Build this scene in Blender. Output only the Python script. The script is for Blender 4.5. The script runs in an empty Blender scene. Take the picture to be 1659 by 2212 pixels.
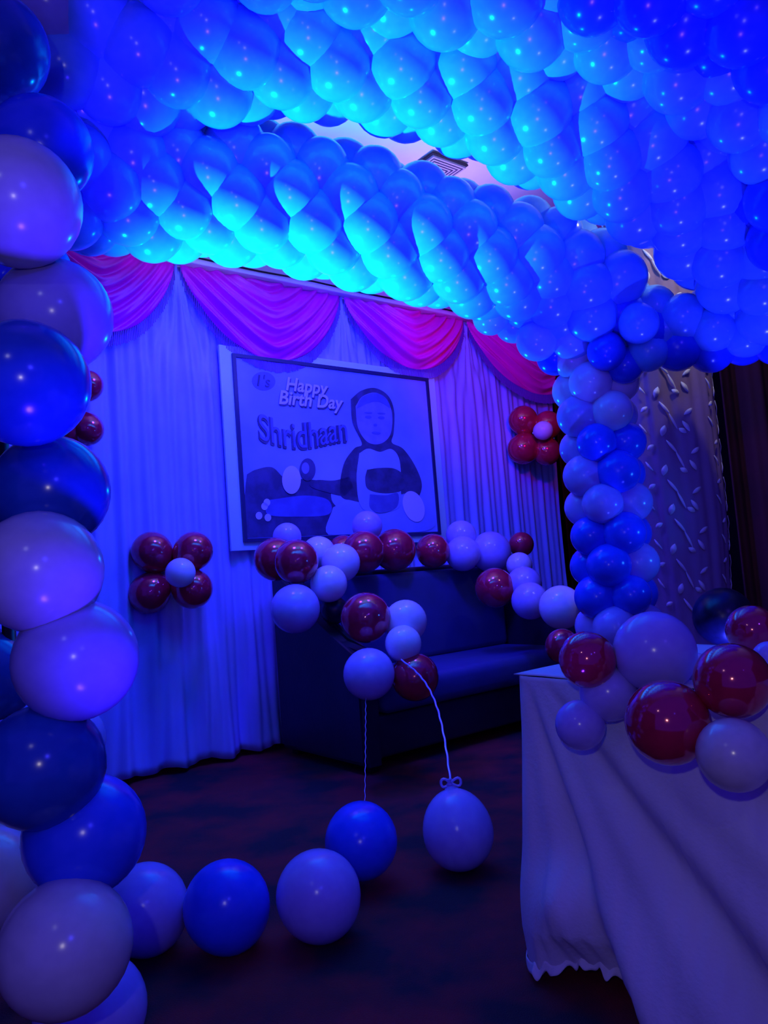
import bpy, bmesh, math, random
from mathutils import Vector, Matrix, noise
random.seed(11)
S = bpy.context.scene
COL = S.collection
R = math.radians

# ------------------------------------------------------------------ camera
FP, IW, IH = 1661.0, 1659.0, 2212.0
PITCH, ROLL = R(4.585), R(-4.443)
CROT = Matrix.Rotation(math.pi/2 + PITCH, 3, 'X') @ Matrix.Rotation(ROLL, 3, 'Z')
CAM = Vector((0, 0, 1.0))
cd = bpy.data.cameras.new('camera'); cam = bpy.data.objects.new('camera', cd); COL.objects.link(cam)
cam.location = CAM; cam.rotation_euler = CROT.to_euler()
cd.sensor_fit = 'VERTICAL'; cd.sensor_height = 24; cd.lens = 24*FP/IH; cd.clip_start = .05
S.camera = cam
S.view_settings.view_transform = 'Standard'; S.view_settings.look = 'None'
S.view_settings.gamma = 1; S.view_settings.use_curve_mapping = False; S.view_settings.exposure = 0

# ------------------------------------------------------------------ world and lights
w = bpy.data.worlds.new('world'); S.world = w; w.use_nodes = True
w.node_tree.nodes['Background'].inputs[0].default_value = (.05, .022, 1, 1)
w.node_tree.nodes['Background'].inputs[1].default_value = .55

def spot(name, loc, aim, col, power, angle=90, radius=.03, blend=.8):
    l = bpy.data.lights.new(name, 'SPOT'); l.color = col; l.energy = power
    l.spot_size = R(angle); l.spot_blend = blend; l.shadow_soft_size = radius
    o = bpy.data.objects.new(name, l); COL.objects.link(o); o.location = loc
    o.rotation_euler = (Vector(aim)-Vector(loc)).to_track_quat('-Z', 'Y').to_euler()
    return o
def point(name, loc, col, power, radius=.02):
    l = bpy.data.lights.new(name, 'POINT'); l.color = col; l.energy = power; l.shadow_soft_size = radius
    o = bpy.data.objects.new(name, l); COL.objects.link(o); o.location = loc
    return o
# stage spots and added fills shining up into the balloon canopy
spot('canopy_spot', (-1.42, 3.15, .38), (-.22, 3.02, 2.3), (.0, .44, 1), 1500, 42, blend=1)
spot('canopy_spot', (.25, 4.15, 1.45), (.25, 2.9, 2.6), (.0, .16, 1), 60, 120)
spot('canopy_spot', (-.25, .9, .1), (.12, 2.4, 2.7), (.04, .012, 1), 360, 62, .12)  # added low fill on the viewer's side, lifts the canopy's blue
spot('canopy_spot', (1.3, 2.75, .15), (1.35, 2.7, 2.3), (.03, .04, 1), 170, 76)  # added fill hidden behind the table, brightens the right of the canopy
spot('added_wash', (.6, -.4, 1.9), (-.95, 1.75, .9), (.04, .035, 1), 24, 64, .1)  # added fill that brightens the near left pillar
spot('column_spot', (1.8, 2.9, 1.05), (1.02, 3.5, 1.2), (.01, .12, 1), 14, 60)
spot('added_wash', (1.3, -.6, 2.3), (1.0, 3.4, 1.4), (.09, .04, 1), 34, 56, .04)  # added fill from behind the camera for the front of the column
# blue wash on the backdrop
spot('backdrop_wash', (-.55, 3.55, 2.62), (-.9, 4.7, 1.2), (.035, .012, 1), 125, 150, .12)
spot('backdrop_wash', (.35, 3.75, 2.72), (.7, 5.8, 1.3), (.035, .012, 1), 150, 150, .12)
# red stage light at the right
spot('red_stage_light', (1.22, 4.0, 2.4), (1.0, 5.9, 2.75), (1, .0, .2), 28, 80, .05)
# lilac light washing the ceiling above the canopy
spot('ceiling_wash', (-.75, 3.75, 2.68), (-.75, 3.85, 3.3), (.42, .36, 1), 17, 168, .08)
spot('ceiling_wash', (.5, 4.3, 2.75), (.5, 4.3, 3.3), (.50, .32, 1), 21, 168, .08)
# small white lamp near the viewer
point('white_room_lamp', (-.12, -.25, 1.22), (1, .86, .8), 5.5, .018)
point('white_room_lamp', (-.75, .25, 2.15), (.85, .85, 1), 1.2, .02)

# ------------------------------------------------------------------ materials
def mat(name, col, rough=.5, metal=0, spec=.5, emis=None, es=0, noise_col=None, nscale=6, coat=0, bump=0, bscale=60, sss=0, trans=0):
    m = bpy.data.materials.new(name); m.use_nodes = True
    nt = m.node_tree; b = nt.nodes['Principled BSDF']
    b.inputs['Base Color'].default_value = (*col, 1); b.inputs['Roughness'].default_value = rough
    b.inputs['Metallic'].default_value = metal; b.inputs['Specular IOR Level'].default_value = spec
    b.inputs['Coat Weight'].default_value = coat; b.inputs['Coat Roughness'].default_value = .05
    if trans: b.inputs['Alpha'].default_value = 1-trans
    if emis: b.inputs['Emission Color'].default_value = (*emis, 1); b.inputs['Emission Strength'].default_value = es
    tc = nt.nodes.new('ShaderNodeTexCoord')
    if noise_col:
        n = nt.nodes.new('ShaderNodeTexNoise'); n.inputs['Scale'].default_value = nscale; n.inputs['Detail'].default_value = 4
        r = nt.nodes.new('ShaderNodeValToRGB'); r.color_ramp.elements[0].color = (*col, 1); r.color_ramp.elements[1].color = (*noise_col, 1)
        r.color_ramp.elements[0].position = .4; r.color_ramp.elements[1].position = .62
        nt.links.new(tc.outputs['Object'], n.inputs['Vector']); nt.links.new(n.outputs['Fac'], r.inputs['Fac']); nt.links.new(r.outputs['Color'], b.inputs['Base Color'])
    if bump:
        n = nt.nodes.new('ShaderNodeTexNoise'); n.inputs['Scale'].default_value = bscale
        bp = nt.nodes.new('ShaderNodeBump'); bp.inputs['Strength'].default_value = bump; bp.inputs['Distance'].default_value = .01
        nt.links.new(tc.outputs['Object'], n.inputs['Vector']); nt.links.new(n.outputs['Fac'], bp.inputs['Height']); nt.links.new(bp.outputs['Normal'], b.inputs['Normal'])
    return m
M = {
 'lilac': mat('lilac latex', (.42, .34, .85), .2, spec=.5, noise_col=(.46, .38, .88), nscale=3),
 'white': mat('pearl white latex', (.75, .68, .9), .18, spec=.6, noise_col=(.7, .63, .88), nscale=3),
 'grey':  mat('pearl grey latex', (.6, .55, .62), .2, spec=.6, noise_col=(.55, .5, .58), nscale=3),
 'navy':  mat('navy latex', (.014, .075, .42), .18, spec=.5, noise_col=(.018, .09, .46), nscale=3),
 'blue':  mat('royal blue latex', (.025, .09, .88), .2, spec=.5, noise_col=(.035, .1, .92), nscale=3),
 'red':   mat('metallic red latex', (.62, .015, .07), .12, metal=.25, spec=.8, coat=.6, noise_col=(.55, .01, .06), nscale=3),
 'black': mat('near black latex', (.01, .01, .03), .3, noise_col=(.012, .012, .04)),
 'sky': mat('light blue latex', (.13, .42, .95), .2, spec=.6, noise_col=(.16, .46, .98), nscale=3),
 'ice':   mat('icy blue white latex', (.3, .6, .95), .2, spec=.6, noise_col=(.36, .62, .98), nscale=3),
 'curtain': mat('blue satin curtain', (.36, .42, .95), .55, noise_col=(.32, .38, .92), nscale=4),
 'swag': mat('magenta satin', (.95, .01, .55), .38, noise_col=(.85, .01, .5), nscale=4),
 'fringe': mat('violet fringe', (.2, .05, .5), .6),
 'offwhite': mat('white cloth', (.8, .76, .82), .7, noise_col=(.72, .68, .76), nscale=3, bump=.15, bscale=90),
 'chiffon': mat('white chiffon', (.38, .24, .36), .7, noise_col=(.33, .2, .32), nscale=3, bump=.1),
 'leafthread': mat('silver leaf embroidery', (.95, .9, .85), .35, noise_col=(.85, .8, .78)),
 'ceiling': mat('white ceiling cloth', (.82, .8, .85), .8, noise_col=(.7, .68, .75), nscale=2),
 'maroon': mat('dark maroon cloth', (.09, .008, .02), .8, noise_col=(.05, .005, .014), nscale=2),
 'darkwall': mat('dark wall paint', (.012, .01, .014), .8, noise_col=(.018, .01, .02)),
 'carpet': mat('dark maroon carpet', (.22, .012, .016), .85, noise_col=(.016, .008, .014), nscale=3.2, bump=.4, bscale=240),
 'sofa': mat('black leatherette', (.014, .013, .035), .45, noise_col=(.02, .018, .04), nscale=8, bump=.1),
 'sofablue': mat('dark blue upholstery', (.03, .04, .19), .6, noise_col=(.035, .045, .22), nscale=5, bump=.1),
 'board': mat('banner margin', (.45, .75, 1.0), .5), 
 'frameline': mat('dark frame', (.02, .02, .1), .4),
 'print': mat('printed sky', (.16, .24, .85), .45, noise_col=(.26, .36, .95), nscale=1.3),
 'ink': mat('dark print', (.03, .03, .12), .5, noise_col=(.05, .05, .2), nscale=12),
 'inkmid': mat('mid print', (.07, .09, .42), .5, noise_col=(.09, .12, .5), nscale=9),
 'inklight': mat('light print', (.5, .5, .98), .5),
 'skin': mat('skin print', (.16, .18, .62), .5, noise_col=(.2, .22, .74), nscale=14),
 'ribbon': mat('silver ribbon', (.6, .5, .9), .3, metal=.3),
 'metal': mat('black metal', (.02, .02, .03), .35, metal=.6),
 'vent': mat('vent metal', (.5, .45, .6), .5), 'ventdark': mat('vent slot', (.01, .01, .03), .7),
 'lamp': mat('lamp glass', (1, 1, 1), .3, emis=(1, .97, .9), es=14),
 'led': mat('blue lamp lens', (.1, .3, 1), .2, emis=(.0, .25, 1), es=3),
}

# ------------------------------------------------------------------ helpers
def ray(px, py): return CROT @ Vector(((px-IW/2)/FP, -(py-IH/2)/FP, -1.0))
def P(px, py, Y):                       # the point of the place at depth Y along a measured sight line
    d = ray(px, py); return CAM + d*(Y/d.y)
WU = Vector((.783, .622, 0)).normalized(); WN = Vector((WU.y, -WU.x, 0)); WO = Vector((0, 5.34, 0))
def Wp(s, z, off=0): return WO + WU*s + WN*off + Vector((0, 0, z))
def wall_st(px, py):                    # where a sight line meets the backdrop
    d = ray(px, py); t = (WO-CAM).dot(WN)/d.dot(WN); q = CAM + d*t
    return (q-WO).dot(WU), q.z
def finish(o, m, parent=None, smooth=True):
    if m: o.data.materials.append(m)
    COL.objects.link(o)
    if parent: o.parent = parent
    if smooth:
        for p in o.data.polygons: p.use_smooth = True
    return o
def mesh_obj(name, verts, faces, m, parent=None, smooth=True):
    me = bpy.data.meshes.new(name); me.from_pydata([tuple(v) for v in verts], [], faces); me.update()
    return finish(bpy.data.objects.new(name, me), m, parent, smooth)
def bm_obj(name, bm, m, parent=None, smooth=False):
    bmesh.ops.recalc_face_normals(bm, faces=bm.faces)
    me = bpy.data.meshes.new(name); bm.to_mesh(me); bm.free()
    return finish(bpy.data.objects.new(name, me), m, parent, smooth)
def grid(name, f, nu, nv, m, parent=None, thick=0):
    vs = [f(i/nu, j/nv) for j in range(nv+1) for i in range(nu+1)]
    fs = [(j*(nu+1)+i, j*(nu+1)+i+1, (j+1)*(nu+1)+i+1, (j+1)*(nu+1)+i) for j in range(nv) for i in range(nu)]
    o = mesh_obj(name, vs, fs, m, parent)
    if thick:
        md = o.modifiers.new('thickness', 'SOLIDIFY'); md.thickness = thick; md.offset = 0
    return o
def box_bm(bm, lo, hi, bev=0, seg=3):
    c = (Vector(lo)+Vector(hi))/2; d = Vector(hi)-Vector(lo)
    r = bmesh.ops.create_cube(bm, size=1, matrix=Matrix.Translation(c) @ Matrix.Diagonal((*d, 1)))
    if bev:
        es = {e for v in r['verts'] for e in v.link_edges}
        bmesh.ops.bevel(bm, geom=list(es), offset=bev, segments=seg, affect='EDGES', profile=.5)
def box(name, lo, hi, m, parent=None, bev=0):
    bm = bmesh.new(); box_bm(bm, lo, hi, bev); return bm_obj(name, bm, m, parent, bev > 0)
def tube(name, pts, r, m, parent=None, seg=8, flat=1.0):
    pts = [Vector(p) for p in pts]; vs, fs = [], []
    for i, p in enumerate(pts):
        t = (pts[min(i+1, len(pts)-1)]-pts[max(i-1, 0)]).normalized()
        a = t.cross(Vector((0, 1, .1))).normalized(); b = t.cross(a)
        for k in range(seg):
            q = 2*math.pi*k/seg; vs.append(p + (a*math.cos(q)*r + b*math.sin(q)*r*flat))
    for i in range(len(pts)-1):
        for k in range(seg): fs.append((i*seg+k, i*seg+(k+1) % seg, (i+1)*seg+(k+1) % seg, (i+1)*seg+k))
    fs.append(tuple(range(seg))); fs.append(tuple((len(pts)-1)*seg+k for k in range(seg)))
    return mesh_obj(name, vs, fs, m, parent)
def catmull(ps, n):
    ps = [Vector(p) for p in ps]; ps = [ps[0]*2-ps[1]] + ps + [ps[-1]*2-ps[-2]]; out = []
    for i in range(1, len(ps)-2):
        a, b, c, d = ps[i-1:i+3]
        for k in range(n):
            t = k/n; out.append(.5*((2*b)+(c-a)*t+(2*a-5*b+4*c-d)*t*t+(-a+3*b-3*c+d)*t**3))
    out.append(ps[-2]); return out
def resample(pts, step):
    out = [pts[0].copy()]; acc = 0
    for a, b in zip(pts, pts[1:]):
        L = (b-a).length
        while acc + L >= step:
            f = (step-acc)/L; a = a.lerp(b, f); out.append(a.copy()); L = (b-a).length; acc = 0
        acc += L
    return out
def tag(o, label, cat, group=None, kind=None):
    o['label'] = label; o['category'] = cat
    if group: o['group'] = group
    if kind: o['kind'] = kind
    return o
def empty(name, loc=(0, 0, 0), rz=0):
    o = bpy.data.objects.new(name, None); o.empty_display_size = .1; COL.objects.link(o); o.location = loc; o.rotation_euler = (0, 0, rz); return o
def structure(o): o['kind'] = 'structure'; return o

# ------------------------------------------------------------------ setting
structure(box('floor', (-4, -1.5, -.1), (5, 9, 0), M['carpet']))
structure(box('ceiling', (-4, 1.0, 3.32), (5, 9, 3.42), M['ceiling']))
structure(box('wall_back', (-4, 8.6, 0), (5, 8.7, 3.32), M['darkwall']))
structure(box('wall_left', (-3.4, -1.5, 0), (-3.3, 8.6, 3.32), M['darkwall']))
structure(box('wall_right', (3.6, -1.5, 0), (3.7, 8.6, 3.32), M['darkwall']))
# white partition behind the backdrop
bm = bmesh.new(); box_bm(bm, (-3.1, 0, 0), (1.85, .06, 3.32)); pw = bm_obj('wall_partition', bm, M['ceiling'])
pw.matrix_world = Matrix((( WU.x, -WN.x, 0, 0), (WU.y, -WN.y, 0, 0), (0, 0, 1, 0), (0, 0, 0, 1))); pw.location = Wp(0, 0, -.30)
structure(pw)

# maroon hanging at the far right
def mar(x0, x1, y, lab):
    def f(u, v):
        x = x0+(x1-x0)*u
        return Vector((x, y + .05*math.sin(x*26)+.015*math.sin(x*61+1), .02 + 3.1*(1-v)))
    return tag(grid('maroon_curtain', f, 90, 6, M['maroon'], thick=.01), lab, 'curtain')
mar(2.35, 3.5, 5.2, 'dark maroon curtain at the far right edge behind the balloon canopy')
mar(1.75, 2.35, 7.4, 'dark maroon curtain hanging in the gap right of the blue backdrop')

# ------------------------------------------------------------------ backdrop
RAIL = 2.92
NODES = [-2.40, -1.46, -.28, .89, 1.87]
SMIN, SMAX = -2.75, 1.87
def curt(u, v):
    s = SMIN+(SMAX-SMIN)*u; z = .03+(RAIL-.05)*(1-v)
    d = .012*math.sin(s*44+1.6*math.sin(s*3.1)) + .008*math.sin(s*91+2*math.sin(s*5)) + .012*noise.noise(Vector((s*5, z*.5, 0)))
    for n in NODES:                                   # pleats gather at every tie point of the swags
        r = math.hypot(s-n, RAIL-z); a = math.atan2(s-n, max(RAIL-z, 1e-4))
        k = max(0, 1-r/1.5)*max(0, 1-abs(a)/.55)
        d = d*(1-k) + k*(.02*math.sin(a*38)+.045)
    fl = max(0, 1-z/.9)                                # hem spreads
    d += fl*.03*math.sin(s*23+z*3)
    return Wp(s - .10*fl*max(0, (-1.35-s)), z + fl*.012*math.sin(s*30), .03+d)
cur = grid('backdrop_curtain', curt, 520, 60, M['curtain'], thick=.004)
tag(cur, 'tall pleated blue satin curtain behind the sofa, from the pink swags to the floor', 'curtain')

rail = empty('curtain_rail', Wp(0, RAIL, .0)); rail.rotation_euler = (0, 0, math.atan2(WU.y, WU.x))
box('rail_bar', (SMIN, -.13, -.02), (SMAX, -.05, .012), M['offwhite'], rail, .006)
tube('rail_cord', [(SMIN+i*.2, -.14, .012+.004*math.sin(i*1.3)) for i in range(24)], .006, M['metal'], rail)
tag(rail, 'white rail with a dark cord running above the pink swags', 'rail')

swags = [(NODES[0], NODES[1], .46, 'magenta satin swag at the left end of the backdrop, half behind the balloon pillar'),
         (NODES[1], NODES[2], .50, 'widest magenta satin swag, hanging over the left half of the birthday banner'),
         (NODES[2], NODES[3], .43, 'magenta satin swag hanging over the right half of the birthday banner'),
         (NODES[3], NODES[4], .50, 'redder satin swag at the right end of the backdrop beside the balloon column')]
for a, b, dep, lab in swags:
    fold = (lambda q, u: .020*math.sin(q*30+.6*math.sin(u*5)) + .010*math.sin(q*57+u*6))
    t = empty('satin_swag', Wp((a+b)/2, RAIL, .06)); org = t.location.copy()
    cut = .62 if b > 1.5 else 1.0                       # the last swag runs on round the end of the backdrop
    sh = (lambda u, cut=cut: max(0, 1-abs(2*u*cut-1)**2.1)**.8)
    def f(u, v, a=a, b=b, dep=dep, org=org, cut=cut, sh=sh, fold=fold):
        s = a+.02+(b-a-.04)*u; k = sh(u); z = RAIL-.02-v*(dep*k+.02)
        o = .07+.085*k*math.sin(v*math.pi*.9)**.7 + fold(v*k + .95*abs(2*u*cut-1)**1.5, u)*min(1, k*1.6)*min(1, (1-v)*9+.15)
        return Wp(s, z, o)-org
    grid('drape', f, 90, 70, M['swag'], t, thick=.004)
    vs, fs = [], []
    nst = int((b-a)*95)
    for i in range(nst+1):
        u = i/nst; p = f(u, 1); ln = .07+.01*random.random(); w_ = .0022
        base = len(vs)
        for q, zz in ((-w_, 0), (w_, 0), (w_, -ln), (-w_, -ln)):
            vs.append(p+WU*q+Vector((0, 0, zz)))
        for q, zz in ((-w_, 0), (w_, 0), (w_, -ln), (-w_, -ln)):
            vs.append(p+WU*q+Vector((0, 0, zz))+WN*.004)
        fs += [(base, base+1, base+2, base+3), (base+7, base+6, base+5, base+4), (base, base+4, base+5, base+1), (base+1, base+5, base+6, base+2), (base+2, base+6, base+7, base+3), (base+3, base+7, base+4, base)]
    fr = mesh_obj('fringe', vs, fs, M['fringe'], t, False); fr['kind'] = 'stuff'
    tag(t, lab, 'swag', 'satin swags across the top of the backdrop')

# ------------------------------------------------------------------ birthday banner
bn = empty('birthday_banner', Wp(0, 0, .085)); bn.rotation_euler = (0, 0, math.atan2(WU.y, WU.x))
bs0, bs1, bz0, bz1 = -1.135, .395, 1.27, 2.37
box('backing_board', (bs0-.10, -.012, bz0-.07), (bs1+.10, .008, bz1+.07), M['board'], bn, .004)
box('printed_sheet', (bs0, -.018, bz0), (bs1, -.012, bz1), M['print'], bn)
bm = bmesh.new(); t_ = .022
for lo, hi in (((bs0-t_, bz0-t_), (bs1+t_, bz0)), ((bs0-t_, bz1), (bs1+t_, bz1+t_)), ((bs0-t_, bz0), (bs0, bz1)), ((bs1, bz0), (bs1+t_, bz1))):
    box_bm(bm, (lo[0], -.03, lo[1]), (hi[0], -.010, hi[1]))
bm_obj('frame', bm, M['frameline'], bn)
def flat(name, pts, m, lay, px=True):
    """printed shape: outline on the banner, 1.5 mm thick"""
    q = [wall_st(*p) if px else p for p in pts]
    y = -.018-.0016*lay; n = len(q)
    q = [(min(max(s, bs0+.004), bs1-.004), min(max(z, bz0+.004), bz1-.004)) for s, z in q]
    vs = [(s, y, z) for s, z in q] + [(s, y+.0015, z) for s, z in q]
    fs = [tuple(range(n)), tuple(range(2*n-1, n-1, -1))] + [(i, i+n, (i+1) % n+n, (i+1) % n) for i in range(n)]
    return mesh_obj(name, vs, fs, m, bn, False)
def ell(cx, cy, rx, ry, rot=0, n=36):
    return [(cx+rx*math.cos(a)*math.cos(rot)-ry*math.sin(a)*math.sin(rot), cy+rx*math.cos(a)*math.sin(rot)+ry*math.sin(a)*math.cos(rot)) for a in [2*math.pi*i/n for i in range(n)]]
def smooth_poly(pts, n=6):
    v = [Vector((x, y, 0)) for x, y in pts]; v = v+v[:1]; c = catmull(v, n); return [(p.x, p.y) for p in c[:-1]]
flat('printed_ground', smooth_poly([(516, 1030), (535, 1020), (570, 1015), (600, 1040), (640, 1040), (690, 1050), (700, 1090), (740, 1120), (800, 1150), (800, 1160), (516, 1166)]), M['ink'], 1)
flat('printed_ground', smooth_poly([(560, 1085), (640, 1075), (690, 1085), (690, 1115), (620, 1120), (560, 1115)]), M['inkmid'], 2)
flat('printed_cushion', smooth_poly([(700, 1100), (770, 1070), (850, 1075), (905, 1095), (912, 1145), (800, 1158), (690, 1158)]), M['print'], 2)
# seated child, printed
flat('printed_child', smooth_poly([(738, 870), (760, 852), (790, 846), (818, 862), (831, 895), (830, 940), (826, 962), (850, 975), (875, 1010), (890, 1050), (880, 1078), (850, 1070), (790, 1090), (740, 1085), (715, 1070), (722, 1010), (745, 975), (762, 964), (742, 920)]), M['ink'], 3)
flat('printed_arm', smooth_poly([(735, 1035), (700, 1043), (665, 1042), (650, 1052), (665, 1062), (720, 1075), (745, 1070)]), M['ink'], 3)
flat('printed_face', smooth_poly([(748, 885), (763, 864), (790, 856), (814, 870), (826, 900), (824, 940), (810, 960), (790, 966), (770, 958), (753, 930)]), M['skin'], 4)
flat('printed_hair', smooth_poly([(750, 890), (762, 866), (790, 857), (812, 867), (822, 888), (800, 876), (775, 878)]), M['inkmid'], 5)
flat('printed_shirt', smooth_poly([(756, 985), (775, 975), (800, 982), (825, 976), (842, 1000), (845, 1060), (840, 1100), (800, 1110), (760, 1100), (750, 1040)]), M['print'], 4)
flat('printed_bib', smooth_poly([(772, 1020), (800, 1016), (832, 1018), (852, 1035), (850, 1062), (812, 1070), (775, 1062), (768, 1040)]), M['ink'], 5)
flat('printed_shorts', smooth_poly([(778, 1072), (812, 1074), (838, 1070), (835, 1100), (800, 1112), (778, 1100)]), M['inkmid'], 5)
for ex in (775, 803): flat('printed_eye', ell(ex, 908+(ex-775)*.05, 7, 3.2, .08, 14), M['inkmid'], 5)
for ex in (775, 803): flat('printed_brow', ell(ex, 899+(ex-775)*.05, 9, 1.8, .05, 12), M['inkmid'], 5)
flat('printed_nose', ell(790, 925, 4, 3, .1, 12), M['inkmid'], 5)
flat('printed_mouth', ell(792, 942, 10, 3, .1, 16), M['inkmid'], 5)
flat('printed_foot', ell(872, 1098, 22, 34, -.35), M['inklight'], 5)
flat('printed_disc', ell(610, 1042, 20, 30), M['inklight'], 5)
flat('printed_disc', ell(645, 1020, 17, 24), M['ink'], 4)
flat('printed_disc', ell(640, 1017, 8, 12), M['skin'], 5)
for (x, y) in ((558, 1090), (553, 1098), (541, 1118), (560, 1122)): flat('printed_flower', ell(x, y, 7, 8), M['inklight'], 3)
flat('printed_badge', ell(552, 832, 25, 20, .1), M['inkmid'], 1)
def lettering(body, p0, p1, m, lay, shear=0, wave=0, off=.0, parent=bn, hfix=None):
    """text fitted between two points of the banner (left and right end of its base line)"""
    c = bpy.data.curves.new('lettering', 'FONT'); c.body = body; c.size = 1; c.extrude = .02; c.shear = shear; c.offset = off; c.resolution_u = 6
    tmp = bpy.data.objects.new('lettering', c); COL.objects.link(tmp); bpy.context.view_layer.update()
    me = bpy.data.meshes.new_from_object(tmp); COL.objects.unlink(tmp); bpy.data.objects.remove(tmp)
    (s0, z0), (s1, z1) = wall_st(*p0), wall_st(*p1)
    xs = [v.co.x for v in me.vertices]; x0, x1 = min(xs), max(xs); k = (s1-s0)/(x1-x0); h = hfix or k
    for v in me.vertices:
        x = (v.co.x-x0)/(x1-x0); yy = v.co.y; zz = v.co.z
        v.co = (s0+(s1-s0)*x, -.018-.0016*lay-zz*.1, z0+(z1-z0)*x+yy*h+wave*math.sin((x-.1)*math.pi*1.6))
    me.name = 'lettering'
    return finish(bpy.data.objects.new('lettering', me), m, parent, False)
lettering("1's", (538, 842), (566, 845), M['ink'], 3, .2)
for dx, dy, m, l in ((2.5, 3, 'ink', 3), (0, 0, 'inklight', 5)):
    lettering('Happy', (598+dx, 851+dy), (690+dx, 861+dy), M[m], l, .25, off=.02)
    lettering('Birth Day', (583+dx, 880+dy), (722+dx, 892+dy), M[m], l, .25, off=.02)
for dx, dy, m, l in ((0, 0, 'ink', 3), (2, -2, 'inkmid', 5)):
    lettering('Shridhaan', (541+dx, 963+dy), (729+dx, 970+dy), M[m], l, 0, wave=-.03, off=.035 if l == 3 else .0, hfix=.235)
tag(bn, 'framed birthday banner with a printed child and blue lettering, hung on the blue curtain', 'banner')

# ------------------------------------------------------------------ balloons
BAL = {}
def balloon_mesh(color, seg=32, rings=20):
    key = (color, seg)
    if key in BAL: return BAL[key]
    prof = []
    for i in range(rings+1):
        th = math.pi*i/rings*.955; z = math.cos(th); r = math.sin(th)
        if z < 0: z *= 1.10+.06*(-z)
        prof.append((r, z))
    prof.append((.075, -1.22)); prof.append((.055, -1.25))
    vs = [(0, 0, 1)]; fs = []
    for r, z in prof[1:]:
        for k in range(seg): a = 2*math.pi*k/seg; vs.append((r*math.cos(a), r*math.sin(a), z))
    for k in range(seg): fs.append((0, 1+k, 1+(k+1) % seg))
    for j in range(len(prof)-2):
        for k in range(seg): b = 1+j*seg; fs.append((b+k, b+seg+k, b+seg+(k+1) % seg, b+(k+1) % seg))
    fs.append(tuple(1+(len(prof)-2)*seg+k for k in range(seg)))
    me = bpy.data.meshes.new('balloon'); me.from_pydata(vs, [], fs); me.materials.append(M[color]); me.update()
    for p in me.polygons: p.use_smooth = True
    BAL[key] = me; return me
KN = {}
def knot_mesh(color):
    if color in KN: return KN[color]
    prof = [(.05, -1.235), (.085, -1.26), (.09, -1.29), (.05, -1.32), (.06, -1.34), (.11, -1.40), (.115, -1.41), (.0, -1.36)]
    seg = 14; vs, fs = [], []
    for r, z in prof:
        for k in range(seg): a = 2*math.pi*k/seg; vs.append((r*math.cos(a), r*math.sin(a), z))
    for j in range(len(prof)-1):
        for k in range(seg): fs.append((j*seg+k, (j+1)*seg+k, (j+1)*seg+(k+1) % seg, j*seg+(k+1) % seg))
    me = bpy.data.meshes.new('knot'); me.from_pydata(vs, [], fs); me.materials.append(M[color]); me.update()
    for p in me.polygons: p.use_smooth = True
    KN[color] = me; return me
SOLID, PACK = [], []
def pack(*a, **k): PACK.append((a, k))
def balloon(loc, r, color, neck, label, group=None, knot=True, seg=32, squash=1.0):
    """neck: direction the tied neck points in"""
    o = bpy.data.objects.new('balloon', balloon_mesh(color, seg, 20 if seg > 24 else 13)); COL.objects.link(o)
    q = (-Vector(neck)).normalized().to_track_quat('Z', 'Y')
    o.location = loc; o.rotation_euler = q.to_euler(); o.scale = (r, r, r*squash); SOLID.append((Vector(loc), r))
    if knot:
        k = bpy.data.objects.new('knot', knot_mesh(color)); COL.objects.link(k); k.parent = o
    return tag(o, label, 'balloon', group)

# ---- left balloon pillar, nearest to the viewer
PX = Vector((-.86, 1.78, 0))
pillar = [
 (-5, 100, 112, 'navy', 'navy balloon at the top left corner of the near balloon pillar'),
 (120, 12, 92, 'lilac', 'lilac balloon cut off by the top edge beside the navy one'),
 (90, 322, 112, 'blue', 'deep blue balloon behind the big grey-lilac one near the pillar top'),
 (38, 438, 138, 'grey', 'big grey-lilac balloon with two white glints high on the pillar'),
 (118, 682, 124, 'lilac', 'lilac balloon beside the left end of the pink swag'),
 (54, 828, 138, 'navy', 'dark navy balloon with a row of glints, beside the two small red ones'),
 (110, 1062, 124, 'navy', 'navy blue balloon bulging out just above the large pale grey one'),
 (-52, 1030, 96, 'grey', 'grey balloon cut off by the left edge at mid height'),
 (86, 1235, 132, 'grey', 'large pale grey balloon with a bright patch at pillar mid height'),
 (165, 1425, 129, 'lilac', 'lilac balloon sticking out furthest, below the pale grey one'),
 (-40, 1455, 100, 'navy', 'navy balloon cut off by the left edge beside the lilac one'),
 (148, 1600, 76, 'lilac', 'small lilac balloon just peeping out behind the low navy one'),
 (92, 1655, 129, 'navy', 'navy balloon low on the pillar above the royal blue one'),
 (184, 1802, 124, 'blue', 'royal blue balloon low on the pillar'),
 (-32, 1900, 112, 'grey', 'grey balloon cut off by the left edge near the floor'),
 (142, 2045, 134, 'grey', 'big grey balloon at the foot of the pillar with two glints'),
 (198, 2185, 110, 'lilac', 'lilac balloon cut off by the bottom edge at the pillar foot'),
 (60, 590, 95, 'blue', 'blue balloon filling the gap between grey-lilac and lilac ones high on the pillar'),
]
for x, y, r, c, lab in pillar:
    Y = .122*FP/r; loc = P(x, y, Y)
    balloon(loc, .122, c, (PX.x-.12-loc.x, PX.y+.25-loc.y, -.05), lab, 'balloons of the near left pillar', squash=1.02)
tag(tube('pillar_pole', [(PX.x-.14, 2.02, 0), (PX.x-.14, 2.02, 2.3)], .018, M['metal']), 'thin dark pole hidden inside the near left balloon pillar', 'pole')

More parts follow.
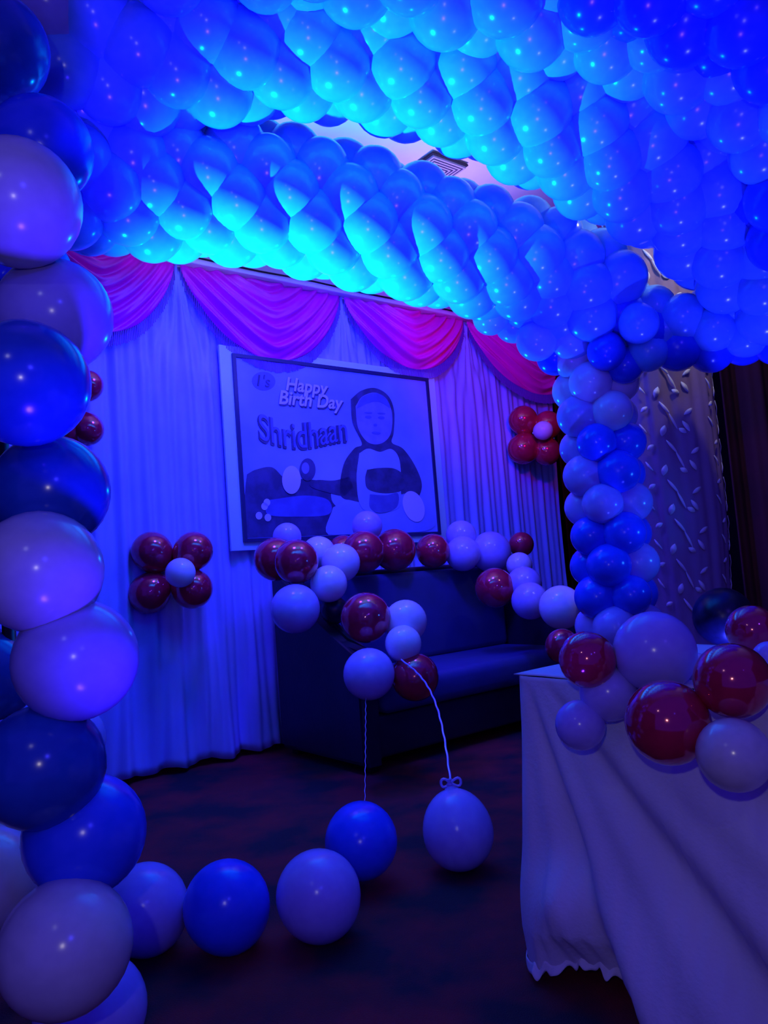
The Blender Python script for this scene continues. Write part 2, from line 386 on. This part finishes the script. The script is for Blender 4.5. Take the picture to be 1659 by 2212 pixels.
# ---- balloons lying on the floor
floorb = [
 (315, 1998, 88, 102, 'lilac', 'lilac floor balloon touching the foot of the left pillar'),
 (490, 1962, 89, 100, 'blue', 'royal blue floor balloon between two lilac ones'),
 (688, 1935, 88, 97, 'lilac', 'lilac floor balloon just in front of the far royal blue one'),
 (780, 1817, 76, 88, 'blue', 'royal blue floor balloon under the thin straight ribbon'),
 (990, 1802, 74, 83, 'lilac', 'lilac floor balloon under the curly ribbon, nearest the table'),
]
fb = []
for x, y, rx, ry, c, lab in floorb:
    Y = .118*FP/rx; loc = P(x, y, Y); loc.z = max(.118*1.04, loc.z)
    fb.append((balloon(loc, .118, c, (-.1, .12, 1) if x > 900 else (.0, 1, .3) if x > 700 else (.1, .5, -.8), lab, 'balloons on the floor', squash=1.03), loc))
def ribbon(a, b, sag, lab, bow):
    a, b = Vector(a), Vector(b); t = empty('ribbon', b); pts = []
    for i in range(121):
        k = i/120; p = a.lerp(b, k) + sag*math.sin(math.pi*k); p += Vector((.0012*math.sin(k*75), .0012*math.cos(k*75), 0)); pts.append(p-b)
    tube('ribbon_strand', pts, .0042 if bow else .0016, M['ribbon'], t, 6, .35)
    if bow:
        for s in (-1, 1):
            tube('bow_loop', [Vector((s*.035*math.sin(q)*(1 if 1 else 1), 0, .02+.014*math.sin(2*q))) for q in [math.pi*j/12 for j in range(13)]], .005, M['ribbon'], t, 6, .4)
            tube('bow_tail', [(0, 0, .01), (s*.02, -.01, .0), (s*.03, -.012, -.02)], .004, M['ribbon'], t, 6, .4)
    return tag(t, lab, 'ribbon')
ribbon(P(866, 1425, 3.55), P(975, 1703, 2.75), Vector((.05, .05, .06)), 'curly lilac ribbon running from the sofa garland down to the lilac floor balloon', True)
ribbon(P(790, 1505, 3.6), P(788, 1736, 2.70), Vector((0, 0, -.01)), 'thin straight ribbon hanging to the royal blue floor balloon', False)

# ---- flower clusters on the curtain
def flower(cx, cy, Y, reds, centre, where):
    names = ['upper left', 'upper right', 'lower left', 'lower right']
    for i, (x, y, r) in enumerate(reds):
        loc = P(x, y, Y); balloon(loc, r*Y/FP, 'red', P(cx, cy, Y+.05)-loc, '%s red balloon of the balloon flower %s' % (names[i], where), 'red balloons of the flowers on the curtain', squash=1.0)
    x, y, r = centre
    if r: balloon(P(x, y, Y-.15), r*(Y-.15)/FP, 'white', WN*-1, 'small white centre balloon of the balloon flower %s' % where, 'white centres of the balloon flowers')
flower(372, 1235, 4.22, [(328, 1192, 44), (418, 1190, 42), (322, 1282, 44), (416, 1272, 43)], (390, 1237, 32), 'on the left of the curtain')
flower(1152, 938, 6.05, [(1130, 908, 32), (1183, 918, 31), (1130, 970, 34), (1180, 975, 31)], (1174, 930, 21), 'at the right edge of the curtain')
flower(175, 880, 3.9, [(150, 840, 44), (190, 832, 33), (150, 930, 44), (188, 928, 36)], (0, 0, 0), 'half hidden by the near pillar')

# ---- sofa against the backdrop
so = empty('sofa', Wp(-1.03, 0, .16)); so.rotation_euler = (0, 0, math.atan2(WU.y, WU.x))
LN, DP = 1.86, .84
def wing(x0, x1):
    prof = [(-.0, .04), (-DP, .04), (-DP, .56), (-DP+.03, .62), (-.62, .66), (-.4, .78), (-.22, .96), (-.12, 1.04), (-.04, 1.06), (0, 1.03)]
    bm = bmesh.new(); a = [bm.verts.new((x0, y, z)) for y, z in prof]; b = [bm.verts.new((x1, y, z)) for y, z in prof]; n = len(prof)
    bm.faces.new(a); bm.faces.new(b[::-1])
    for i in range(n): bm.faces.new((a[i], b[i], b[(i+1) % n], a[(i+1) % n]))
    es = [e for e in bm.edges if abs(e.verts[0].co.x-e.verts[1].co.x) < 1e-6]
    bmesh.ops.bevel(bm, geom=es, offset=.025, segments=3, affect='EDGES'); return bm
bm_obj('side_wing', wing(0, .12), M['sofa'], so, False)
bm_obj('side_wing', wing(LN-.12, LN), M['sofa'], so, False)
box('back', (.1, -.14, .1), (LN-.1, 0, 1.03), M['sofa'], so, .03)
box('back_cushion', (.13, -.26, .44), (LN-.13, -.12, 1.0), M['sofablue'], so, .045)
box('base', (.1, -DP+.03, .06), (LN-.1, -.1, .28), M['sofa'], so, .02)
box('seat_cushion', (.13, -DP-.02, .28), (LN-.13, -.2, .45), M['sofablue'], so, .05)
for x in (.08, LN-.08):
    for y in (-.07, -DP+.07):
        box('foot', (x-.03, y-.03, 0), (x+.03, y+.03, .05), M['metal'], so, .004)
tag(so, 'black winged sofa with dark blue cushions standing before the curtain', 'sofa')

# ---- garland on the sofa and on to the table
sofag = [
 (620, 1160, 31, 4.30, 'lilac', 'small lilac balloon topmost at the left end of the sofa garland'),
 (595, 1208, 47, 4.20, 'red', 'leftmost red balloon of the sofa garland'),
 (640, 1213, 48, 4.05, 'red', 'red balloon with a blue glint, second from the left on the sofa garland'),
 (688, 1195, 37, 4.45, 'white', 'lilac-white balloon behind the second red one on the sofa garland'),
 (736, 1216, 42, 4.30, 'white', 'bright lilac-white balloon above the bend of the sofa garland'),
 (710, 1261, 40, 4.10, 'white', 'lilac-white balloon just below the bright one at the garland bend'),
 (638, 1315, 53, 3.95, 'lilac', 'big plain lilac balloon hanging on the sofa side panel'),
 (722, 1318, 30, 4.2, 'black', 'small almost black balloon behind the shiny red one on the sofa arm'),
 (790, 1334, 54, 3.85, 'red', 'shiny red balloon with a row of glints in the middle of the sofa arm'),
 (876, 1342, 46, 3.9, 'white', 'bright white balloon right of the shiny red one'),
 (871, 1390, 39, 3.75, 'white', 'white balloon below the bright white one, at the top of the curly ribbon'),
 (797, 1456, 55, 3.65, 'lilac', 'lowest lilac balloon of the sofa garland, above the thin ribbon'),
 (896, 1462, 51, 3.75, 'red', 'dark red balloon lowest on the sofa garland, beside the curly ribbon'),
 (793, 1136, 33, 4.75, 'lilac', 'lilac balloon standing above the red ones in front of the printed child'),
 (785, 1192, 46, 4.6, 'red', 'dark red balloon on the sofa back under the lilac one'),
 (852, 1188, 46, 4.85, 'red', 'dark red balloon with blue glints in the middle of the sofa back'),
 (742, 1190, 34, 4.7, 'red', 'small red balloon tucked behind the bright lilac-white one'),
 (935, 1190, 37, 5.05, 'red', 'red balloon on the sofa back left of the tall lilac ones'),
 (996, 1157, 33, 5.2, 'lilac', 'upper lilac balloon at the right half of the sofa back'),
 (1000, 1196, 38, 5.1, 'lilac', 'lilac balloon resting on the sofa back below the upper one'),
 (1060, 1192, 44, 5.2, 'lilac', 'larger lilac balloon near the right end of the sofa back'),
 (1126, 1176, 27, 5.3, 'red', 'small red balloon topmost at the right end of the sofa garland'),
 (1122, 1221, 28, 5.0, 'white', 'small white balloon on the right wing of the sofa'),
 (1069, 1270, 43, 4.8, 'red', 'dark red balloon hanging inside the right wing of the sofa'),
 (1132, 1262, 38, 4.8, 'lilac', 'upper of two blue-lilac balloons in the right arm garland'),
 (1145, 1298, 40, 4.6, 'lilac', 'lower of two blue-lilac balloons in the right arm garland'),
 (1212, 1312, 47, 4.2, 'white', 'bright white balloon between the sofa and the table'),
 (1290, 1295, 42, 4.1, 'red', 'pinkish red balloon against the balloon column'),
 (1290, 1346, 33, 3.7, 'white', 'small white balloon under the pinkish red one'),
 (1215, 1396, 37, 3.6, 'red', 'red balloon below the bright white one, left of the larger red one'),
 (1269, 1425, 60, 1.68, 'red', 'large red balloon hanging over the far corner of the table'),
 (1314, 1496, 60, 1.70, 'lilac', 'pale lilac balloon on the table edge below the large red one'),
 (1253, 1566, 52, 1.70, 'lilac', 'blue-lilac balloon against the tablecloth below the table edge'),
 (1414, 1408, 86, 1.66, 'lilac', 'largest lilac balloon standing on the table'),
 (1442, 1560, 88, 1.46, 'red', 'biggest dark red balloon hanging at the front of the table'),
 (1582, 1470, 79, 1.42, 'red', 'dark red balloon on the table at the right edge'),
 (1625, 1362, 54, 1.75, 'red', 'purple-lit red balloon behind the others at the right edge'),
 (1662, 1420, 34, 1.6, 'lilac', 'sliver of a lilac balloon cut off by the right edge above the table'),
 (1502, 1440, 30, 1.7, 'white', 'small pale balloon behind the red one on the table'),
 (1585, 1630, 76, 1.36, 'grey', 'dim grey-lilac balloon hanging against the tablecloth at the right'),
 (1562, 1332, 62, 3.0, 'black', 'almost black balloon before the leaf patterned drape'),
]
for x, y, r, Y, c, lab in sofag:
    loc = P(x, y, Y); nk = P(x+10, y-10, Y+.4)-loc
    balloon(loc, r*Y/FP, c, nk, lab, 'balloons of the sofa and table garland', squash=1.0)

# ---- table with its cloth
tb = empty('party_table', P(1122, 1458, 2.0)); TC = tb.location.copy(); TC.z = 0
E1 = Vector((.60, -.80, 0)); E2 = Vector((.80, .60, 0)); TH = .715
tb.location = TC; tb.rotation_euler = (0, 0, math.atan2(E1.y, E1.x))
box('table_top', (.012, .012, TH-.03), (1.5, .62, TH-.002), M['metal'], tb, .004)
for x in (.06, 1.44):
    for y in (.06, .57): box('leg', (x-.018, y-.018, 0), (x+.018, y+.018, TH-.03), M['metal'], tb, .003)
tag(tb, 'long table hidden under the white cloth at the lower right', 'table')
LX, LY, RC = 1.52, .64, .03
def perim(p):
    """distance p along the table edge from the near side's right end, over the left corner, to the far side"""
    if p < LX-RC: return Vector((LX-p, 0, 0)), Vector((0, -1, 0))
    p -= LX-RC; arc = RC*math.pi/2
    if p < arc:
        a = p/RC; return Vector((RC-RC*math.sin(a), RC-RC*math.cos(a), 0)), Vector((-math.sin(a), -math.cos(a), 0))
    p -= arc
    if p < LY-2*RC: return Vector((0, RC+p, 0)), Vector((-1, 0, 0))
    p -= LY-2*RC
    if p < arc:
        a = p/RC; return Vector((RC-RC*math.cos(a), LY-RC+RC*math.sin(a), 0)), Vector((-math.cos(a), math.sin(a), 0))
    p -= arc; return Vector((RC+p, LY, 0)), Vector((0, 1, 0))
PT = 2*LX+LY-.1
def skirt(u, v):
    p = u*PT; pos, nr = perim(p); a = max(0, LX-RC-p)       # a: distance from the left corner along the near side
    z = TH*(1-v)
    ph = math.atan2(a+.03, v*TH+.10)                        # folds fan out from the corner
    fold = .036*math.sin(ph*15+.4) + .016*math.sin(ph*31+1) + .012*noise.noise(Vector((p*5, z*5, 0)))
    left = min(1, max(0, (p-(LX-RC-.06))/.1))
    d = .012 + v*((.05 + fold*1.25)*(1-.75*left) + .01*left)
    cb = math.exp(-((a-.13)/.10)**2)
    d += .05*cb*math.exp(-((z-.17)/.09)**2) - .06*cb*max(0, 1-z/.09)
    hem = .012 + .045*cb + .012*noise.noise(Vector((p*22, 3, 0))) + .006*math.sin(p*170)
    z = max(z, 0)*(1-hem/TH)+hem
    q = pos+nr*d; return Vector((q.x, q.y, z+.001))
cl = empty('tablecloth', TC); cl.rotation_euler = tb.rotation_euler
grid('cloth_skirt', skirt, 420, 70, M['offwhite'], cl, thick=.003)
grid('cloth_top', lambda u, v: Vector((-.01+(LX+.01)*u, -.01+(LY+.02)*v, TH+.003+.002*math.sin(u*25+v*6))), 40, 20, M['offwhite'], cl, thick=.003)
def lace(u, v):
    p = u*(LX+.3); q = skirt(p/PT, 1.0); pos, nr = perim(p)
    q = q + nr*(.006+.007*math.sin(p*120)*v+.008*v); q.z = max(.004, q.z+.022*(1-v)*1.0-.004+.004*math.sin(p*260)); return q
grid('lace_hem', lace, 600, 4, M['offwhite'], cl, thick=.002)
tag(cl, 'white tablecloth with fanned folds and a ruffled hem draped to the floor', 'tablecloth')

# ---- leaf embroidered drape round a post
CX, CY, CR = 1.475, 3.86, .215
dr = empty('chiffon_drape', (CX, CY, 0))
def tubef(u, v):
    a = u*2*math.pi; z = .02+2.85*(1-v)
    r = CR*(1+.022*math.sin(a*11)+.012*math.sin(a*23+z*2)) * (1-.10*math.exp(-((z-.75)/.25)**2))
    return Vector((r*math.cos(a), r*math.sin(a), z))
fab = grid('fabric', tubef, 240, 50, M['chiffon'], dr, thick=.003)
vs, fs = [], []
def leaf_on(a, z, ang, L, Wd):
    b = len(vs); N = 8
    for i in range(N+1):
        t = i/N-.5; wv = 1.45*Wd*math.sin(math.pi*(i/N))**.8+.001
        for s_ in (-1, 1):
            du = t*L*math.sin(ang)+s_*wv*math.cos(ang); dz = t*L*math.cos(ang)-s_*wv*math.sin(ang)
            aa = a+du/CR; rr = CR*1.042+.004*(1-abs(2*t))
            rr *= (1-.10*math.exp(-((z+dz-.75)/.25)**2))
            vs.append((rr*math.cos(aa), rr*math.sin(aa), z+dz))
        if i:
            fs.append((b+2*i-2, b+2*i-1, b+2*i+1, b+2*i))
motif = [(0, .13, .35, .055, .009), (.35, .12, -.9, .04, .007), (-.28, .06, 1.1, .04, .007), (.12, .05, -.55, .08, .004), (.55, .02, .95, .05, .006), (.48, -.05, -.5, .06, .006), (-.35, -.03, -.6, .06, .003), (.25, -.02, -.35, .09, .003)]
for kk in range(16):
    for jj in range(4):
        z0 = .12+kk*.19; a0 = -math.pi/2-.55+jj*math.pi/2+(kk % 2)*.06
        for da, dz, an, L, wd in motif: leaf_on(a0+da*1.1, z0+dz, an, L, wd)
fm = bmesh.new(); fm.from_mesh(fab.data)
nv = [fm.verts.new(v) for v in vs]
for f_ in fs:
    q_ = fm.faces.new([nv[i_] for i_ in f_]); q_.material_index = 1; q_.smooth = True
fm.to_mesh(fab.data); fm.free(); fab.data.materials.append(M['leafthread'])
tag(dr, 'sheer white drape with silvery leaf sprigs wrapped round a post behind the balloon column', 'drape')

# ---- balloon column at the right
ccols = ['white', 'white', 'lilac', 'lilac', 'blue', 'lilac', 'blue', 'lilac', 'blue', 'lilac', 'blue', 'lilac', 'blue', 'blue']
k = 0
for i in range(14):
    z = 1.92-i*.137; ax = Vector((1.02, 3.5, z))
    for j in range(4):
        a = math.pi/2*j + (math.pi/4 if i % 2 else 0)+.3; k += 1
        c = ccols[i]
        if random.random() < .22: c = 'lilac' if c == 'blue' else 'white' if i < 3 else 'blue'
        d = Vector((math.cos(a), math.sin(a), 0)); rr = .093+random.uniform(-.006, .006)
        nm = {'white': 'pearl white', 'ice': 'icy blue', 'lilac': 'lilac', 'blue': 'royal blue'}[c]
        pack(ax+d*.105, rr, c, -d, '%s balloon packed into the right hand column beside the leaf drape' % nm, 'balloons of the right hand column (%s)' % nm, knot=False, seg=24)
tag(tube('column_pole', [(1.02, 3.5, 0), (1.02, 3.5, 2.0)], .018, M['metal']), 'thin dark pole inside the right hand balloon column', 'pole')

# ---- canopy garlands
def garland(path, R0, rb, step, nper, twist, cols, nm, side=0, a0=0):
    pts = resample(catmull([P(*p) for p in path], 24), step)
    n_ = 0
    for i, p in enumerate(pts):
        t = (pts[min(i+1, len(pts)-1)]-pts[max(i-1, 0)]).normalized()
        b = Vector((0, 0, 1)); b = (b-t*b.dot(t)).normalized(); s_ = t.cross(b)
        for j in range(nper):
            a = a0+2*math.pi*j/nper+twist*i; d = b*math.cos(a)+s_*math.sin(a)
            c = cols[(j+(i // 5)) % len(cols)]
            loc = p+d*R0
            view = (loc-CAM).normalized()
            if d.dot(view) > .62: continue                # far side of the garland, never seen
            word = {'sky': 'light blue', 'ice': 'icy pale blue', 'lilac': 'lilac', 'blue': 'royal blue'}[c]
            pack(loc+Vector((random.uniform(-1, 1), random.uniform(-1, 1), random.uniform(-1, 1)))*.008, rb*random.uniform(.95, 1.05), c, -d,
                    '%s balloon packed into %s' % (word, nm), '%s balloons in %s' % (word, nm), knot=False, seg=24, squash=1.08); n_ += 1
    return n_
tw = R(33)
n1 = garland([(60, 355, 2.5), (300, 398, 2.75), (560, 420, 2.9), (800, 483, 3.05), (1000, 540, 3.2), (1180, 585, 3.35), (1290, 655, 3.4)], .152, .122, .105, 5, R(28), ['sky'], 'the lowest canopy garland above the pink swags')
n2 = garland([(150, 98, 2.38), (400, 88, 2.44), (600, 70, 2.5), (760, 84, 2.56), (950, 142, 2.65), (1150, 225, 2.75), (1330, 325, 2.85), (1480, 405, 2.95), (1600, 520, 3.05), (1720, 630, 3.1)], .155, .122, .11, 5, R(28), ['sky'], 'the middle canopy garland above the row of gaps')
n3 = garland([(350, -220, 2.05), (650, -200, 2.1), (900, -130, 2.2), (1110, -65, 2.3), (1300, -10, 2.4), (1480, 65, 2.45), (1600, 140, 2.5), (1740, 230, 2.5)], .15, .12, .145, 5, tw, ['sky'], 'the topmost canopy garland')
n4 = garland([(1330, -150, 2.1), (1500, -80, 2.15), (1780, 40, 2.2)], .14, .12, .15, 5, tw, ['blue'], 'the dark garland at the upper right corner')
n5 = garland([(1340, 690, 3.4), (1450, 715, 3.35), (1570, 708, 3.3), (1720, 690, 3.2)], .08, .105, .13, 4, tw, ['sky', 'blue'], 'the short garland right of the column top')
n6 = garland([(1700, 400, 2.7), (1760, 520, 2.8)], .10, .12, .14, 4, tw, ['blue'], 'the cluster at the right edge, above the short garland')
extra = [(1060, 685, 40, 3.4, 'ice'), (1160, 735, 46, 3.4, 'ice'), (1235, 735, 46, 3.4, 'ice'), (1110, 700, 42, 3.5, 'ice'), (1200, 770, 42, 3.5, 'blue'), (1310, 760, 42, 3.3, 'blue'), (1350, 790, 40, 3.35, 'blue'), (1400, 760, 44, 3.3, 'sky'), (1430, 715, 44, 3.3, 'sky'), (1380, 700, 44, 3.2, 'sky'), (1470, 700, 44, 3.3, 'blue')]
for x, y, r, Y, c in extra:
    word = {'sky': 'light blue', 'ice': 'icy pale blue', 'blue': 'royal blue'}[c]
    pack(P(x, y, Y), r*Y/FP, c, (0, .3, .6), '%s balloon where the canopy meets the right hand column' % word, '%s balloons above the column' % word, knot=False, seg=24)

# the packed balloons that show largest become objects of their own, the hardly visible rest one object
import numpy as np
GW, GH = 415, 553
zb = np.full((GH, GW), 1e9); ib = np.full((GH, GW), -1)
CI = CROT.transposed()
allb = [(a[0], a[1], i) for i, (a, k) in enumerate(PACK)] + [(l, q, -2) for l, q in SOLID]
for l, q, i in allb:
    v = CI @ (l-CAM); dp = -v.z
    if dp < .2: continue
    x, y, rr = (IW/2+FP*v.x/dp)/4, (IH/2-FP*v.y/dp)/4, FP*q/dp/4
    x0, x1, y0, y1 = max(0, int(x-rr)), min(GW, int(x+rr)+2), max(0, int(y-rr)), min(GH, int(y+rr)+2)
    if x0 >= x1 or y0 >= y1: continue
    yy, xx = np.mgrid[y0:y1, x0:x1]; q2 = ((xx-x)**2+(yy-y)**2)/rr**2
    dz = dp-q*np.sqrt(np.clip(1-q2, 0, 1)); mk = (q2 < 1) & (dz < zb[y0:y1, x0:x1])
    zb[y0:y1, x0:x1][mk] = dz[mk]; ib[y0:y1, x0:x1][mk] = i
cnt = np.bincount(ib[ib >= 0], minlength=len(PACK))
order = sorted(range(len(PACK)), key=lambda i: -cnt[i])
keep = [i for i in order if cnt[i] > 0][:300-len(SOLID)]; ks = set(keep)
for i in sorted(keep):
    a, k = PACK[i]; balloon(*a, **k)
rest = bmesh.new(); mats = []
for i in order:
    if i in ks: continue
    (l, q, c, nk, *_), k = PACK[i]
    qt = (-Vector(nk)).normalized().to_track_quat('Z', 'Y')
    mx = Matrix.Translation(l) @ qt.to_matrix().to_4x4() @ Matrix.Diagonal((q, q, q*k.get('squash', 1), 1))
    if c not in mats: mats.append(c)
    nf = len(rest.faces); nv_ = len(rest.verts); rest.from_mesh(balloon_mesh(c, 24, 13)); rest.verts.ensure_lookup_table(); rest.faces.ensure_lookup_table()
    for v in rest.verts[nv_:]: v.co = mx @ v.co
    for f_ in rest.faces[nf:]: f_.material_index = mats.index(c); f_.smooth = True
me = bpy.data.meshes.new('packed_balloons'); rest.to_mesh(me); rest.free()
for c in mats: me.materials.append(M[c])
ro = bpy.data.objects.new('packed_balloons', me); COL.objects.link(ro)
tag(ro, 'blue balloons mostly hidden behind others inside the canopy garlands and column', 'balloons', kind='stuff')
print('BALLOONS', len(SOLID), len(PACK), int((cnt > 0).sum()))

# ---- ceiling diffuser and lamp
vz = 3.31; d_ = ray(940, 365); vp = CAM+d_*((vz-1)/d_.z)
vt = empty('ceiling_vent', vp); vt.rotation_euler = (0, 0, R(38)); vt.scale = (.45, .45, .8)
def sq_ring(name, r0, r1, z0, z1, m):
    bm = bmesh.new()
    for lo, hi in (((-r1, -r1), (r1, -r0)), ((-r1, r0), (r1, r1)), ((-r1, -r0), (-r0, r0)), ((r0, -r0), (r1, r0))):
        box_bm(bm, (lo[0], lo[1], z0), (hi[0], hi[1], z1))
    return bm_obj(name, bm, m, vt)
box('backing', (-.3, -.3, -.012), (.3, .3, .0), M['ventdark'], vt)
for q in range(6): sq_ring('louvre', .03+q*.045, .052+q*.045, -.03, -.012, M['vent'])
tag(vt, 'square ceiling air diffuser with dark nested slots seen between the balloon garlands', 'vent')
lp = empty('ceiling_lamp', P(1577, 318, 3.1)); 
bm = bmesh.new(); bmesh.ops.create_uvsphere(bm, u_segments=20, v_segments=12, radius=.024); bm_obj('bulb', bm, M['lamp'], lp, True)
tube('lamp_socket', [(0, 0, .02), (0, 0, .07)], .018, M['metal'], lp); tube('lamp_cable', [(0, 0, .07), (0, 0, 3.32-lp.location.z)], .004, M['metal'], lp)
tag(lp, 'small bright white lamp shining between the canopy balloons at the upper right', 'lamp')
point('lamp_glow', lp.location+Vector((0, .0, -.06)), (1, .9, .78), 8, .02)

# ---- floor spotlight behind the near pillar
pc = empty('stage_spotlight', (-1.42, 3.0, 0))
box('floor_stand', (-.10, -.06, 0), (.10, .06, .02), M['metal'], pc, .004)
for s in (-1, 1): box('yoke', (s*.10-.006, -.015, .02), (s*.10+.006, .015, .26), M['metal'], pc, .002)
bm = bmesh.new(); bmesh.ops.create_cone(bm, cap_ends=True, segments=28, radius1=.075, radius2=.09, depth=.17, matrix=Matrix.Translation((0, 0, .24)) @ Matrix.Rotation(R(25), 4, 'Y')); bm_obj('housing', bm, M['metal'], pc, False)
tag(pc, 'black floor spotlight behind the near balloon pillar, pointing up at the canopy', 'spotlight')
